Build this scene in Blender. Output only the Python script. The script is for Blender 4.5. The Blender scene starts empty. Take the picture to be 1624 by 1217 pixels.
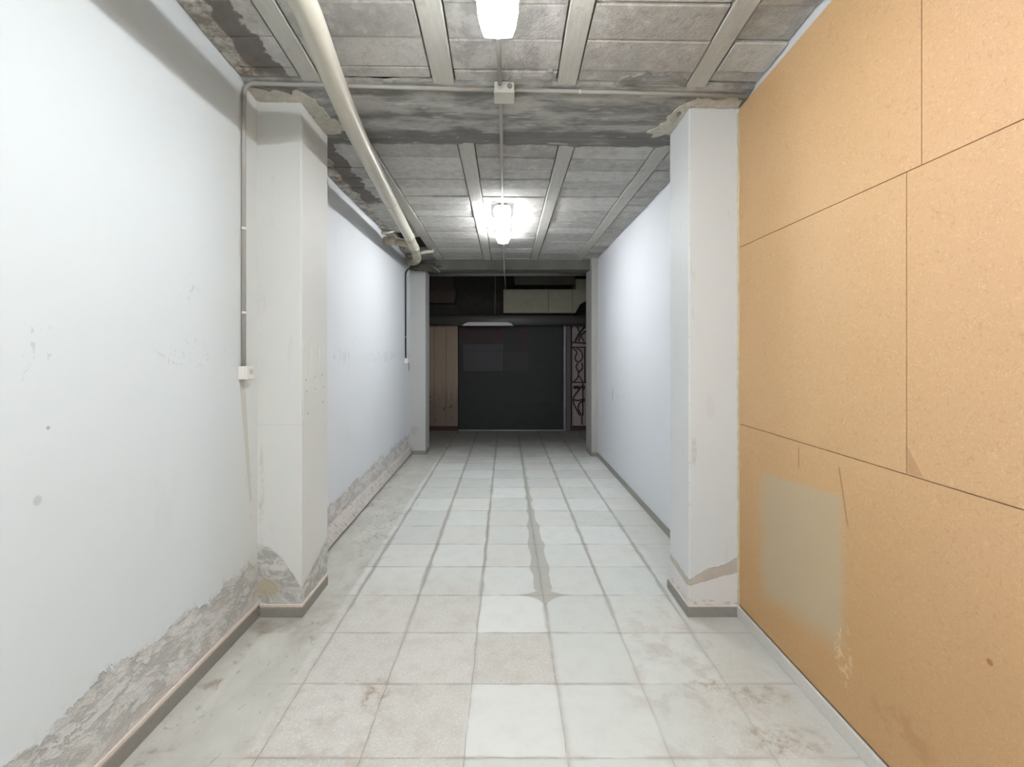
import bpy, bmesh, math, random
from mathutils import Vector, Matrix, noise as mn
S = bpy.context.scene
COL = S.collection
random.seed(7)
# ------------------------------------------------------------------ camera
EYE, FPX = 1.565, 735.0
cd = bpy.data.cameras.new('camera'); cam = bpy.data.objects.new('camera', cd); COL.objects.link(cam)
cam.location = (0, 0, EYE); cam.rotation_euler = (math.radians(90), 0, 0)
cd.sensor_width = 36; cd.lens = FPX / 1624 * 36
cd.shift_x = 10 / 1624; cd.shift_y = (560 - 608.5) / 1624
cd.clip_start = 0.02
S.camera = cam
# ------------------------------------------------------------------ world, exposure
w = bpy.data.worlds.new('world'); S.world = w; w.use_nodes = True
w.node_tree.nodes['Background'].inputs[0].default_value = (0.8, 0.9, 1, 1)
w.node_tree.nodes['Background'].inputs[1].default_value = 0.0
S.view_settings.view_transform = 'Standard'
S.view_settings.look = 'None'
S.view_settings.exposure = 1.8
S.view_settings.gamma = 1.0
S.view_settings.use_curve_mapping = False
S.cycles.max_bounces = 10; S.cycles.diffuse_bounces = 8; S.cycles.glossy_bounces = 4
S.cycles.use_denoising = True
LAMP = 27.0          # emission of the fluorescent diffusers
# luminaires sit on the ceiling centre line, the unseen rear one set closer for more light (start y, end y)
LAMP_GAIN = {0.72: .68, 4.43: .84, -2.6: 1.7}   # gains balance the light; unseen rear lamp raised as fill
LAMPS = [(0.72, 1.99), (4.43, 5.70), (-2.6, -1.33)]

# ------------------------------------------------------------------ helpers: tags and meshes
def tag(o, label=None, cat=None, group=None, kind=None):
    if label: o['label'] = label
    if cat: o['category'] = cat
    if group: o['group'] = group
    if kind: o['kind'] = kind
    return o

def link(name, bm, mat, parent=None, smooth=False, auto=None):
    me = bpy.data.meshes.new(name)
    bmesh.ops.recalc_face_normals(bm, faces=bm.faces)
    bm.to_mesh(me); bm.free()
    me.materials.append(mat)
    if smooth:
        for p in me.polygons: p.use_smooth = True
    o = bpy.data.objects.new(name, me); COL.objects.link(o)
    if parent:
        o.parent = parent
        o.matrix_parent_inverse = parent.matrix_basis.inverted()
    return o

def empty(name, loc):
    o = bpy.data.objects.new(name, None); COL.objects.link(o); o.location = loc
    o.empty_display_size = .1
    return o

def add_box(bm, x0, x1, y0, y1, z0, z1, bevel=0, seg=2):
    r = bmesh.ops.create_cube(bm, size=1)
    vs = r['verts']
    for v in vs:
        v.co = Vector(((x0 + x1) / 2 + v.co.x * (x1 - x0), (y0 + y1) / 2 + v.co.y * (y1 - y0), (z0 + z1) / 2 + v.co.z * (z1 - z0)))
    if bevel:
        es = list({e for v in vs for e in v.link_edges})
        bmesh.ops.bevel(bm, geom=es, offset=bevel, segments=seg, affect='EDGES', profile=.5)
    return vs

def box(name, x0, x1, y0, y1, z0, z1, mat, parent=None, bevel=0):
    bm = bmesh.new(); add_box(bm, x0, x1, y0, y1, z0, z1, bevel)
    return link(name, bm, mat, parent)

def add_prism(bm, pts, axis, a, b):
    """polygon pts in the plane normal to axis, extruded from a to b"""
    def P(u, v, t):
        return Vector((t, u, v)) if axis == 'x' else Vector((u, t, v)) if axis == 'y' else Vector((u, v, t))
    va = [bm.verts.new(P(u, v, a)) for u, v in pts]; vb = [bm.verts.new(P(u, v, b)) for u, v in pts]
    bm.faces.new(va); bm.faces.new(vb[::-1])
    n = len(pts)
    for i in range(n):
        bm.faces.new((va[i], va[(i + 1) % n], vb[(i + 1) % n], vb[i]))

def smooth_path(pts, r=.06, n=6):
    """round the corners of a polyline"""
    pts = [Vector(p) for p in pts]; out = [pts[0]]
    for i in range(1, len(pts) - 1):
        p, a, b = pts[i], pts[i - 1], pts[i + 1]
        d1 = (a - p); d2 = (b - p); rr = min(r, d1.length * .49, d2.length * .49)
        A = p + d1.normalized() * rr; B = p + d2.normalized() * rr
        for k in range(n + 1):
            t = k / n; out.append(A * (1 - t) ** 2 + p * 2 * t * (1 - t) + B * t * t)
    out.append(pts[-1]); return out

def add_tube(bm, pts, r, seg=16, cap=True):
    pts = [Vector(p) for p in pts]; n = len(pts); rings = []
    rs = r if isinstance(r, (list, tuple)) else [r] * n
    t0 = (pts[1] - pts[0]).normalized()
    up = Vector((0, 0, 1)) if abs(t0.z) < .9 else Vector((0, 1, 0))
    u = t0.cross(up).normalized()
    for i in range(n):
        t = (pts[min(i + 1, n - 1)] - pts[max(i - 1, 0)]).normalized()
        u = (u - t * u.dot(t)).normalized(); v = t.cross(u)
        rings.append([bm.verts.new(pts[i] + (u * math.cos(2 * math.pi * k / seg) + v * math.sin(2 * math.pi * k / seg)) * rs[i]) for k in range(seg)])
    for i in range(n - 1):
        for k in range(seg):
            bm.faces.new((rings[i][k], rings[i][(k + 1) % seg], rings[i + 1][(k + 1) % seg], rings[i + 1][k]))
    if cap:
        bm.faces.new(rings[0][::-1]); bm.faces.new(rings[-1])

def tube(name, pts, r, mat, parent=None, seg=16):
    bm = bmesh.new(); add_tube(bm, pts, r, seg)
    return link(name, bm, mat, parent, smooth=True)

# ------------------------------------------------------------------ node expression helper
def lin(c):
    return tuple(((v / 255) / 12.92 if v <= 10 else (((v / 255) + .055) / 1.055) ** 2.4) for v in c)

class NT:
    def __init__(s, name):
        s.m = bpy.data.materials.new(name); s.m.use_nodes = True; s.t = s.m.node_tree; s.n = s.t.nodes
        s.b = s.n['Principled BSDF']
        g = s.n.new('ShaderNodeNewGeometry'); s.pos = g.outputs['Position']
        x = s.n.new('ShaderNodeSeparateXYZ'); s.t.links.new(g.outputs['Position'], x.inputs[0])
        s.x, s.y, s.z = (E(s, o) for o in x.outputs)
    def put(s, sock, v):
        if isinstance(v, E): s.t.links.new(v.s, sock)
        elif isinstance(v, (int, float)): sock.default_value = v
        elif hasattr(v, 'is_linked'): s.t.links.new(v, sock)
        else: sock.default_value = (*lin(v), 1)
    def math(s, op, a, b=None, c=None, clamp=False):
        n = s.n.new('ShaderNodeMath'); n.operation = op; n.use_clamp = clamp
        for k, v in enumerate((a, b, c)):
            if v is not None: s.put(n.inputs[k], v)
        return E(s, n.outputs[0])
    def vec(s, x, y, z=0.0):
        n = s.n.new('ShaderNodeCombineXYZ')
        for k, v in enumerate((x, y, z)): s.put(n.inputs[k], v)
        return n.outputs[0]
    def noise(s, scale, detail=3, rough=.55, vec=None, dist=0.0):
        n = s.n.new('ShaderNodeTexNoise'); n.inputs['Scale'].default_value = scale; n.inputs['Detail'].default_value = detail
        n.inputs['Roughness'].default_value = rough; n.inputs['Distortion'].default_value = dist
        s.t.links.new(vec if vec is not None else s.pos, n.inputs['Vector']); return E(s, n.outputs['Fac'])
    def vor(s, scale, vec=None, feature='F1'):
        n = s.n.new('ShaderNodeTexVoronoi'); n.feature = feature; n.inputs['Scale'].default_value = scale
        s.t.links.new(vec if vec is not None else s.pos, n.inputs['Vector']); return E(s, n.outputs[0])
    def rand(s, x, y):
        n = s.n.new('ShaderNodeTexWhiteNoise'); n.noise_dimensions = '3D'
        s.t.links.new(s.vec(x, y, 0.5), n.inputs['Vector']); return E(s, n.outputs['Value'])
    def ss(s, a, b, v):
        n = s.n.new('ShaderNodeMapRange'); n.interpolation_type = 'SMOOTHSTEP'
        if isinstance(a, (int, float)) and isinstance(b, (int, float)) and a > b:
            s.put(n.inputs[1], b); s.put(n.inputs[2], a); n.inputs[3].default_value = 1; n.inputs[4].default_value = 0
        else:
            s.put(n.inputs[1], a); s.put(n.inputs[2], b)
        s.put(n.inputs[0], v); return E(s, n.outputs[0])
    def band(s, v, lo, hi, soft=.01):
        return s.ss(lo - soft, lo + soft, v) * s.ss(hi + soft, hi - soft, v)
    def ell(s, u, v, cu, cv, ru, rv):
        """1 in the middle of an ellipse, 0 at its rim"""
        d = ((u - cu) / ru) ** 2.0 + ((v - cv) / rv) ** 2.0
        return s.ss(1.0, 0.2, d)
    def mix(s, f, a, b):
        n = s.n.new('ShaderNodeMix'); n.data_type = 'RGBA'; n.clamp_factor = True
        s.put(n.inputs[0], f); s.put(n.inputs[6], a); s.put(n.inputs[7], b); return E(s, n.outputs[2])
    def attr(s, name):
        n = s.n.new('ShaderNodeAttribute'); n.attribute_name = name; return E(s, n.outputs['Fac'])
    def out(s, color, rough=.6, bump=None, dist=.01, strength=1.0, spec=.4):
        s.put(s.b.inputs['Base Color'], color); s.put(s.b.inputs['Roughness'], rough)
        s.b.inputs['Specular IOR Level'].default_value = spec
        if bump is not None:
            n = s.n.new('ShaderNodeBump'); n.inputs['Strength'].default_value = strength; n.inputs['Distance'].default_value = dist
            s.put(n.inputs['Height'], bump); s.t.links.new(n.outputs[0], s.b.inputs['Normal'])
        return s.m

class E:
    def __init__(s, nt, sock): s.nt, s.s = nt, sock
    def __add__(s, o): return s.nt.math('ADD', s, o)
    __radd__ = __add__
    def __sub__(s, o): return s.nt.math('SUBTRACT', s, o)
    def __rsub__(s, o): return s.nt.math('SUBTRACT', float(o), s)
    def __mul__(s, o): return s.nt.math('MULTIPLY', s, o)
    __rmul__ = __mul__
    def __truediv__(s, o): return s.nt.math('DIVIDE', s, o)
    def __pow__(s, o): return s.nt.math('POWER', s.nt.math('ABSOLUTE', s), o)
    def abs(s): return s.nt.math('ABSOLUTE', s)
    def floor(s): return s.nt.math('FLOOR', s)
    def fract(s): return s.nt.math('FRACT', s)
    def mx(s, o): return s.nt.math('MAXIMUM', s, o)
    def mn(s, o): return s.nt.math('MINIMUM', s, o)
    def sat(s): return s.nt.math('ADD', s, 0.0, clamp=True)

# ------------------------------------------------------------------ materials
def plain(name, c, rough=.5, spec=.4, metal=0.0, grain=0.0, scale=60):
    t = NT(name)
    c2 = tuple(v * (1 - grain) for v in c)
    col = t.mix(t.noise(scale, 3), c2, c) if grain else t.mix(0.0, c, c)
    t.b.inputs['Metallic'].default_value = metal
    return t.out(col, rough, spec=spec)

def paint_wall(name, base, warm, side):
    """white painted plaster; side: 'near_left', 'far_left', 'right'"""
    t = NT(name); u, z = t.y, t.z
    n1 = t.noise(1.3, 3); n2 = t.noise(9, 4); fine = t.noise(60, 3)
    col = t.mix(n1 * .5, base, warm)
    stretch = t.vec(t.x * 3.0, u * 1.0, z * .35)
    col = t.mix(t.ss(.62, .8, t.noise(5, 3, vec=stretch)) * .12, col, (176, 172, 160))
    ragged = (t.noise(4, 7, .72, vec=t.vec(0.0, u + z * .4, z * .6)) - .5) * .36
    height = z + ragged
    if side == 'near_left':
        col = t.mix(t.ss(2.2, 2.75, u + (n1 - .5) * .5) * .5, col, (204, 204, 199))
        marks = t.ell(u, z, 2.2, 1.56, .33, .09).mx(t.ell(u, z, 1.46, 1.56, .08, .16)).mx(t.ell(u, z, 2.17, 1.86, .12, .07) * .8).mx(t.ell(u, z, 2.66, .75, .05, .3))
        m = t.ss(.60, .66, t.noise(26, 3, .6, dist=.8)) * marks
        dots = t.ell(u, z, 1.494, 1.323, .008, .008).mx(t.ell(u, z, 1.46, 1.10, .018, .02) * .5)
        col = t.mix(m * .3, col, (150, 148, 142)); col = t.mix(dots * .6, col, (120, 118, 112))
        peel = t.ss(.36, .345, height)
        up = t.ss(.42, .34, height) * t.ss(.50, .62, t.noise(34, 4))
        peel = peel * t.ss(1.0, 1.35, u)
    elif side == 'far_left':
        marks = t.ell(u, z, 4.18, 1.53, .26, .10) * 1.0
        marks = marks.mx(t.ell(u, z, 5.6, 1.52, 1.0, .08) * .8).mx(t.ell(u, z, 4.55, 1.67, .12, .07) * .7)
        m = t.ss(.52, .62, t.noise(20, 3, .6, vec=t.vec(0.0, u * 1.6, z * .5), dist=.5)) * marks
        col = t.mix(m * .42, col, (130, 130, 132))
        peel = t.ss(.30, .285, height + t.ss(3.2, 7.2, u) * -.03)
        up = t.ss(.38, .30, height) * t.ss(.55, .66, t.noise(30, 4))
    else:
        marks = t.ell(u, z, 5.4, 1.0, .7, .28)
        m = t.ss(.62, .68, t.noise(24, 3, .6, vec=t.vec(0.0, u * .8, z * .5), dist=.3)) * marks
        col = t.mix(m * .4, col, (150, 150, 150))
        m2 = t.ell(u + (z - 1.1) * .1, z, 6.05, 1.03, .03, .12)
        col = t.mix(m2 * .55, col, (130, 132, 134))
        peel = None; up = None
    bump = fine * .03 + n2 * .08
    if peel is not None:
        flake = t.ss(.46, .56, t.noise(7, 7, .68, vec=t.vec(0.0, u * .55 + z * .35, z * 1.1), dist=.5))
        flake2 = t.ss(.53, .58, t.noise(34, 4, .65, vec=t.vec(0.0, u * .5 - z * .3, z * 1.2), dist=.3))
        grey = t.mix(t.noise(12, 4), (160, 161, 158), (184, 184, 182))
        if side == 'far_left': grey = t.mix(t.noise(9, 3), (168, 160, 156), (200, 194, 190))
        sk = t.mix(flake, grey, (202, 202, 199)); sk = t.mix(flake2 * .6, sk, (208, 208, 205))
        white = t.ss(.50, .54, t.noise(8, 7, .66, vec=t.vec(2.0, u * .7 + z * .5, z * 1.3), dist=.6))
        sk = t.mix(white * .85, sk, (207, 208, 207))
        low = t.ss(.13, .10, z + (n2 - .5) * .05)
        sk = t.mix(low * .45, sk, (200, 193, 187))
        edge = peel * t.ss(.30, .335, height) if side == 'near_left' else peel * t.ss(.26, .28, height)
        col = t.mix(up * .35, col, (175, 174, 168))
        col = t.mix(peel, col, sk); col = t.mix(edge * .22, col, (150, 148, 143))
        bump = bump + (1.0 - peel) * .9 + peel * white * .6 + peel * flake * .5 + peel * flake2 * .4
    return t.out(col, .55, bump, .006, .8, spec=.25)

def paint_column(name, base, kind):
    t = NT(name); z = t.z
    n1 = t.noise(2.2, 3); n2 = t.noise(10, 4); fine = t.noise(70, 3)
    col = t.mix(n1 * .5, base, tuple(v - 9 for v in base))
    streak = t.ss(.63, .72, t.noise(12, 3, vec=t.vec(t.x, t.y, z * .3)))
    col = t.mix(streak * .12, col, (160, 152, 140))
    rag = (t.noise(9, 5, .6) - .5) * .10
    bump = fine * .03 + n2 * .1
    if kind == 'left':
        # swooping damp patch: high at the wall corner, falling to the arris, then rising again
        dx_ = t.x + 1.449; top = .43 - dx_ * .4 - dx_ * dx_ * 3.2 + rag * .6
        on_side = t.ss(2.76, 2.80, t.y)
        top = top * (1.0 - on_side) + (.17 + (t.y - 2.76) * .35 + rag * .4) * on_side
        inside = t.ss(.012, -.012, z - top)
        f = t.ss(.40, .60, t.noise(11, 6, .68, vec=t.vec(t.x * 1.0 + z * .6, t.y, z * 1.5), dist=1.0))
        sk = t.mix(f, (160, 160, 154), (198, 198, 194))
        sk = t.mix(t.ell(t.x, z, -1.42, .17, .10, .07) * t.ss(2.9, 2.8, t.y), sk, (176, 166, 146))
        col = t.mix(inside, col, sk)
        col = t.mix(t.ell(t.x, z, -1.45, .7, .02, .35) * t.ss(.45, .6, n2) * .6, col, (165, 163, 155))
        col = t.mix(t.ss(.004, .0, (z - 1.14 + (n1 - .5) * .03).abs()) * t.ss(2.8, 2.76, t.y) * .3, col, (170, 168, 160))
        bump = bump + (1.0 - inside) * .8 + f * inside * .5
    elif kind == 'right':
        on_side = t.ss(2.765, 2.80, t.y)
        topf = .22 + (t.x - 1.09) * .42 + rag * .7
        tops = .21 + (t.y - 2.757) * .1 + rag * .4
        top = topf * (1.0 - on_side) + tops * on_side
        wdt = .045 + (t.x - 1.09) * .14 * (1.0 - on_side)
        stripe = t.ss(.004, -.004, z - top) * t.ss(-.004, .004, z - (top - wdt) + rag * .3)
        below = t.ss(.0, -.01, z - top)
        col = t.mix(below * .5, col, (208, 201, 196))
        col = t.mix(stripe * .9, col, t.mix(n2, (158, 149, 139), (186, 178, 168)))
        col = t.mix(t.ss(.10, .085, z + rag * .4) * t.ss(.54, .6, t.noise(22, 3, vec=t.vec(t.x, t.y, z * 3.0))) * .6, col, (160, 145, 132))
        arris = t.ss(.02, .0, (t.x - 1.09).abs() + (t.y - 2.757).abs()) * t.ss(.60, .66, t.noise(40, 2, vec=t.vec(0.0, 0.0, z)))
        col = t.mix(arris * .6, col, (150, 146, 138))
        col = t.mix(t.ell(t.x, z, 1.12, .98, .02, .10) * t.ss(.4, .6, n2) * .35, col, (150, 145, 138))
        bump = bump + (1.0 - stripe) * .6
    else:
        stain = t.ell(t.x, z, -1.41, .36, .09, .10) * t.ss(.35, .5, t.noise(9, 3)) if kind == 'far_left' else t.ell(t.y, z, 7.05, .7, .3, .55) * t.ss(.45, .55, t.noise(5, 3, dist=1.0)) * .6
        col = t.mix(stain * .7, col, (160, 157, 150))
    return t.out(col, .55, bump, .005, .8, spec=.25)

def mat_floor():
    t = NT('terrazzo_tiles'); x, y = t.x, t.y
    n1 = t.noise(2.0, 4); n2 = t.noise(9, 5, .6); n3 = t.noise(45, 4, .65)
    wob = (t.noise(5, 2) - .5) * .018
    xj = (x + .16 + wob) / .4; yj = (y - 2.19 + wob * .7) / .4
    fx = ((xj + .5).fract() - .5).abs() * .4; fy = ((yj + .5).fract() - .5).abs() * .4
    r1 = t.rand(xj.floor() + .5, yj.floor() + .5); r2 = t.rand(xj.floor() + 7.5, yj.floor() + 3.5)
    col = t.mix(r1, (190, 193, 189), (206, 209, 206))
    col = t.mix(t.ss(.65, .95, r2) * .5, col, (201, 198, 191))
    worn = (t.band(x, -1.01, -.17) * t.ss(3.4, 2.9, y)).mx(t.band(x, -.17, .245) * t.band(y, 2.19, 2.59, .003)).mx(t.ell(x, y, 1.15, 1.8, .5, .7) * .6)
    col = t.mix(worn * .6, col, (190, 187, 181))
    pale = t.band(x, -.165, .243, .003) * (t.band(y, 2.595, 2.985, .004) + t.band(y, 1.795, 2.185, .004) * .7)
    col = t.mix(pale * .7, col, (214, 218, 215))
    pale2 = t.ss(.25, .27, x) * t.ss(1.2, .6, x + (n1 - .5) * .5) * t.ss(4.8, 3.0, y)
    col = t.mix(pale2 * .45, col, (207, 213, 210))
    # terrazzo chips
    chips = t.ss(.56, .62, t.noise(95, 2, .5)); chips2 = t.ss(.60, .68, t.noise(75, 3, .6, vec=t.vec(x + 5.0, y, 0.0)))
    col = t.mix(chips * (.10 + worn * .38), col, (222, 217, 205)); col = t.mix(chips2 * (.08 + worn * .32), col, (158, 148, 136))
    col = t.mix(t.ss(.42, .72, n2) * (.14 + worn * .2), col, (172, 167, 157)); col = t.mix(t.ss(.56, .70, t.noise(5, 6, .7)) * t.ss(.5, 1.0, x.abs()) * .35, col, (168, 163, 152))
    # grime that settled along the joints
    var = t.noise(3.0, 3)
    wide = .014 + t.ss(.40, .65, var) * .014 + t.ss(2.6, 3.6, y) * .006
    lane = t.ss(-1.2, -1.0, x)
    gx = t.ss(1.0, .1, (fx + (n3 - .5) * .008) / wide) * lane * (.15 + t.ss(2.0, 3.4, y) * .75) * t.ss(.30, .5, t.noise(1.7, 2) + .12)
    gy = t.ss(.016, .003, fy + (n3 - .5) * .006) * t.ss(.40, .60, t.noise(4.0, 2)) * lane
    g = gx * .8 + gy * .4
    col = t.mix(g.sat(), col, (146, 142, 135))
    # wide cement smear that follows one joint and ends in a star
    dx = (x - .247 + wob * 1.5).abs(); dy = (y - 2.995).abs()
    w_ = t.ss(3.0, 3.08, y) * (.055 - t.ss(3.7, 4.8, y) * .034) + t.ss(.15, .0, fy) * .016 * t.ss(3.0, 3.1, y) + (n2 - .5) * .01
    smear = t.ss(.006, -.006, dx - w_) * t.ss(8.0, 4.5, y)
    star = t.ss(.50, .46, (dx + .0005) ** .5 + ((dy + .0005) * 1.3) ** .5)
    smear = smear.mx(star)
    col = t.mix(smear * .8, col, t.mix(n2, (152, 151, 145), (172, 171, 164)))
    # hairline joints
    hx = t.ss(.0030, .0014, fx + (n3 - .5) * .003); hy = t.ss(.0034, .0016, fy + (n3 - .5) * .003)
    col = t.mix(hx.mx(hy) * t.ss(.3, .5, t.noise(6, 2)) * lane * .5 * (1.0 - t.ss(.3, .5, x) * t.ss(3.6, 3.0, y) * .55), col, (124, 118, 109))
    mot = t.ell(x, y, .95, 2.2, .5, .95) * t.ss(.46, .66, t.noise(6, 7, .72, dist=.3)); col = t.mix(mot * .55, col, (172, 165, 159))
    mot2 = t.ell(x, y, -.75, 1.9, .5, .5) * t.ss(.48, .66, t.noise(8, 7, .72, vec=t.vec(x, y, 3.0))); col = t.mix(mot2 * .5, col, (166, 154, 142))
    # bare cement margin along the left wall
    marg = t.ss(-1.0, -1.03, x + wob)
    mc = t.mix(t.noise(4, 5, .6, vec=t.vec(x * 1.2, y * .8, 0.0), dist=.8), (150, 147, 138), (208, 209, 202))
    mc = t.mix(t.ss(.55, .7, n2) * t.ss(-1.15, -1.40, x) * .9, mc, (140, 126, 113))
    mc = t.mix(t.ss(.62, .66, t.noise(18, 4, .6, vec=t.vec(x, y * .5, 2.0), dist=1.2)) * .5, mc, (120, 112, 102))
    col = t.mix(marg * .85, col, mc)
    col = t.mix(t.ss(-.98, -1.03, x) * t.ss(-1.06, -1.03, x) * t.ss(3.2, 2.4, y) * 0.0, col, (120, 113, 103))
    # brown drips and dirt by the particleboard wall, dirt around the left column
    st = t.ell(x, y, 1.17, 2.12, .16, .09).mx(t.ell(x, y, 1.13, 1.87, .2, .10)).mx(t.ell(x, y, .95, 2.18, .14, .05)).mx(t.ell(x, y, -.6, 2.13, .08, .12))
    col = t.mix(st * t.ss(.42, .72, t.noise(20, 6, .7, dist=.3)) * .8, col, (132, 110, 84))
    cf = t.ell(x, y, -1.32, 2.66, .2, .09).mx(t.ell(x, y, -1.12, 2.75, .14, .35) * .6)
    col = t.mix(cf * t.ss(.3, .6, n2) * .6, col, (140, 132, 120))
    rt = t.ss(1.0, 1.2, x + (n1 - .5) * .5) * t.ss(6.5, 4.0, y)
    col = t.mix(rt * .35, col, (168, 166, 159))
    rings = t.ss(.05, .0, (t.noise(7, 2, vec=t.vec(x, y * .8, 1.0), dist=.6) - .5).abs() * 4.0) * t.ell(x, y, -1.12, 4.25, .24, .75)
    col = t.mix(rings * .5, col, (112, 100, 92))
    specks = t.ss(.76, .79, t.noise(30, 2, .5, vec=t.vec(x, y, 7.0)))
    col = t.mix(specks * .5, col, (110, 104, 95))
    # floor colour darkened towards the far end to carry the bay's dimness
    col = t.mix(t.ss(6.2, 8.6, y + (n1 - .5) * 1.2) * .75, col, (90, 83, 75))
    rough = .42 + n2 * .25 + worn * .1
    bump = (1.0 - hx.mx(hy)) * .5 + n3 * .08 + (1.0 - worn * chips2) * .1
    return t.out(col, rough, bump, .003, .7, spec=.35)

def mat_blocks():
    t = NT('concrete_slab_blocks'); x, y = t.x, t.y
    tone = t.attr('tone')
    n1 = t.noise(2.5, 4); n2 = t.noise(14, 5, .65); fine = t.noise(90, 4, .7)
    col = t.mix(tone, (160, 157, 152), (190, 188, 183))
    col = t.mix(t.ss(.35, .75, n1) * .5, col, (152, 153, 151))
    col = t.mix(t.ss(.50, .70, n2) * .45, col, (202, 200, 195))
    col = t.mix(t.ss(.50, .30, n2) * .35, col, (124, 121, 116)); col = t.mix(t.ss(.56, .62, fine) * .3, col, (120, 118, 114))
    rag = (t.noise(6, 5, .65) - .5) * .22
    damp = t.ss(.085, .070, (x + 1.30 + rag).abs()) * (t.ss(2.62, 2.5, y + rag).mx(t.ss(3.2, 3.25, y) * t.ss(4.6, 4.45, y + rag * 2.0)))
    col = t.mix(damp * .92, col, t.mix(n2, (88, 83, 78), (116, 110, 105)))
    crud = t.ss(-1.36, -1.38, x + rag * .5)
    cc = t.mix(t.ss(.38, .62, t.noise(14, 6, .7)), (122, 115, 108), (186, 181, 171))
    col = t.mix(crud * .85, col, cc)
    col = t.mix(t.ss(-1.32, -1.36, x + rag * .4) * t.ss(.6, .66, t.noise(12, 3)) * .8, col, (134, 108, 84))
    # render smeared over the centre panel near the first lamp
    sm = t.band(x, -.28, .27, .03) * t.ss(2.7, 2.5, y)
    s2 = t.ss(.40, .60, t.noise(7, 7, .7, vec=t.vec(x, y, 4.0), dist=.4))
    col = t.mix(sm * s2 * .5, col, (124, 123, 121)); col = t.mix(sm * (1.0 - s2) * .35, col, (184, 182, 178))
    bump = n2 * .5 + fine * .6 + sm * s2 * .5 + t.noise(35, 4) * .7
    return t.out(col, .85, bump, .008, .9, spec=.15)

def mat_joist():
    t = NT('concrete_joist'); x, y = t.x, t.y
    n2 = t.noise(12, 4, .6, vec=t.vec(x * 4.0, y * .6, t.z))
    col = t.mix(n2, (156, 154, 148), (186, 184, 177))
    col = t.mix(t.ss(.58, .68, t.noise(7, 4, .6)) * .3, col, (130, 128, 122))
    return t.out(col, .8, n2 * .3 + t.noise(80, 3) * .25, .006, .8, spec=.15)

def mat_girder():
    t = NT('concrete_girder'); x, y = t.x, t.y
    st = t.noise(3.4, 7, .68, vec=t.vec(x * .8, y * 2.6, 0.0), dist=.25)
    n2 = t.noise(18, 4, .6)
    col = t.mix(t.ss(.36, .64, st), (116, 116, 114), (166, 165, 161))
    rag = (t.noise(5, 4, .6) - .5) * .16
    dark = t.ss(3.03, 3.08, y + rag) * t.ss(.35, .55, t.noise(2.5, 3, vec=t.vec(x, y * 2.0, 0.0)) + .12)
    col = t.mix(dark * .8, col, (104, 102, 100))
    col = t.mix(t.ss(.60, .66, t.noise(7, 4, .6, vec=t.vec(x * .6, y * 2.5, 3.0))) * .5, col, (190, 188, 183))
    # board marks of the formwork
    bj = ((y + (st - .5) * .012) / .115).fract(); line = t.ss(.05, .0, (bj - .5).abs())
    col = t.mix(line * t.ss(.45, .6, t.noise(2.2, 2)) * .5, col, (176, 172, 164))
    brn = t.ss(.7, 1.2, x + rag) * t.ss(.4, .6, n2)
    col = t.mix(brn * .3, col, (110, 98, 88))
    return t.out(col, .85, st * .6 + n2 * .4 + t.noise(80, 3) * .2, .010, .9, spec=.15)

def mat_panel():
    t = NT('particleboard'); y, z = t.y, t.z
    n1 = t.noise(1.2, 3)
    v2 = t.vec(0.0, y, z)
    ch = t.noise(60, 4, .7, vec=v2, dist=2.5); ch2 = t.noise(30, 5, .7, vec=t.vec(3.0, y, z), dist=2.5)
    col = t.mix(n1, (192, 154, 106), (199, 163, 120))
    col = t.mix(t.ss(2.0, 1.2, y) * .55, col, (203, 163, 127))
    col = t.mix(t.ss(.54, .64, ch) * .5, col, (222, 190, 148)); col = t.mix(t.ss(.46, .34, ch2) * .42, col, (170, 130, 86))
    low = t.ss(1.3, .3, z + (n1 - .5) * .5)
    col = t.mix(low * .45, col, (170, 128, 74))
    col = t.mix(t.ss(.62, .74, t.noise(4, 4)) * .2, col, (186, 142, 102))
    # pale worn rectangle, rubbed edges
    sk = z - (.99 + (1.93 - y) * .09)
    wv = (t.noise(5, 3) - .5) * .06
    pr = t.ss(.0, -.04, sk + wv * .3) * t.ss(.20, .36, z + wv + (2.45 - y) * -.12) * t.ss(2.58, 2.42, y + wv) * t.ss(1.86, 1.95, y + wv * .4)
    col = t.mix(pr * (.55 + n1 * .25), col, (176, 165, 140))
    # scuffs, resin dot, cracks
    sc = t.ell(y, z, 1.90, .33, .06, .16) * t.ss(.52, .6, t.noise(24, 3, .6, vec=v2, dist=1.0))
    col = t.mix(sc * .6, col, (216, 190, 150))
    br = t.ell(y, z, 1.62, .25, .16, .09) * t.ss(.45, .55, t.noise(9, 3, vec=v2))
    col = t.mix(br * .4, col, (160, 110, 70))
    col = t.mix(t.ell(y, z, 1.325, .68, .012, .012) * .8, col, (140, 88, 20))
    cr = t.ss(.006, .003, (y - 1.905 - (1.0 - z) * -.22).abs()) * t.band(z, .86, 1.09, .02)
    cr = cr.mx(t.ss(.005, .003, (y - 2.19).abs()) * t.band(z, 1.02, 1.12, .01))
    col = t.mix(cr * .6, col, (136, 90, 48))
    tri = t.band(y, 1.535, 1.598, .003) * t.band(z, 1.15, 1.25, .004) * t.ss(-.004, .004, (1.245 - z) - (1.598 - y) * 1.5)
    col = t.mix(tri * .45, col, (150, 108, 66))
    return t.out(col, .30 + ch * .2, ch * .5 + ch2 * .5, .005, .8, spec=.5)

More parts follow.
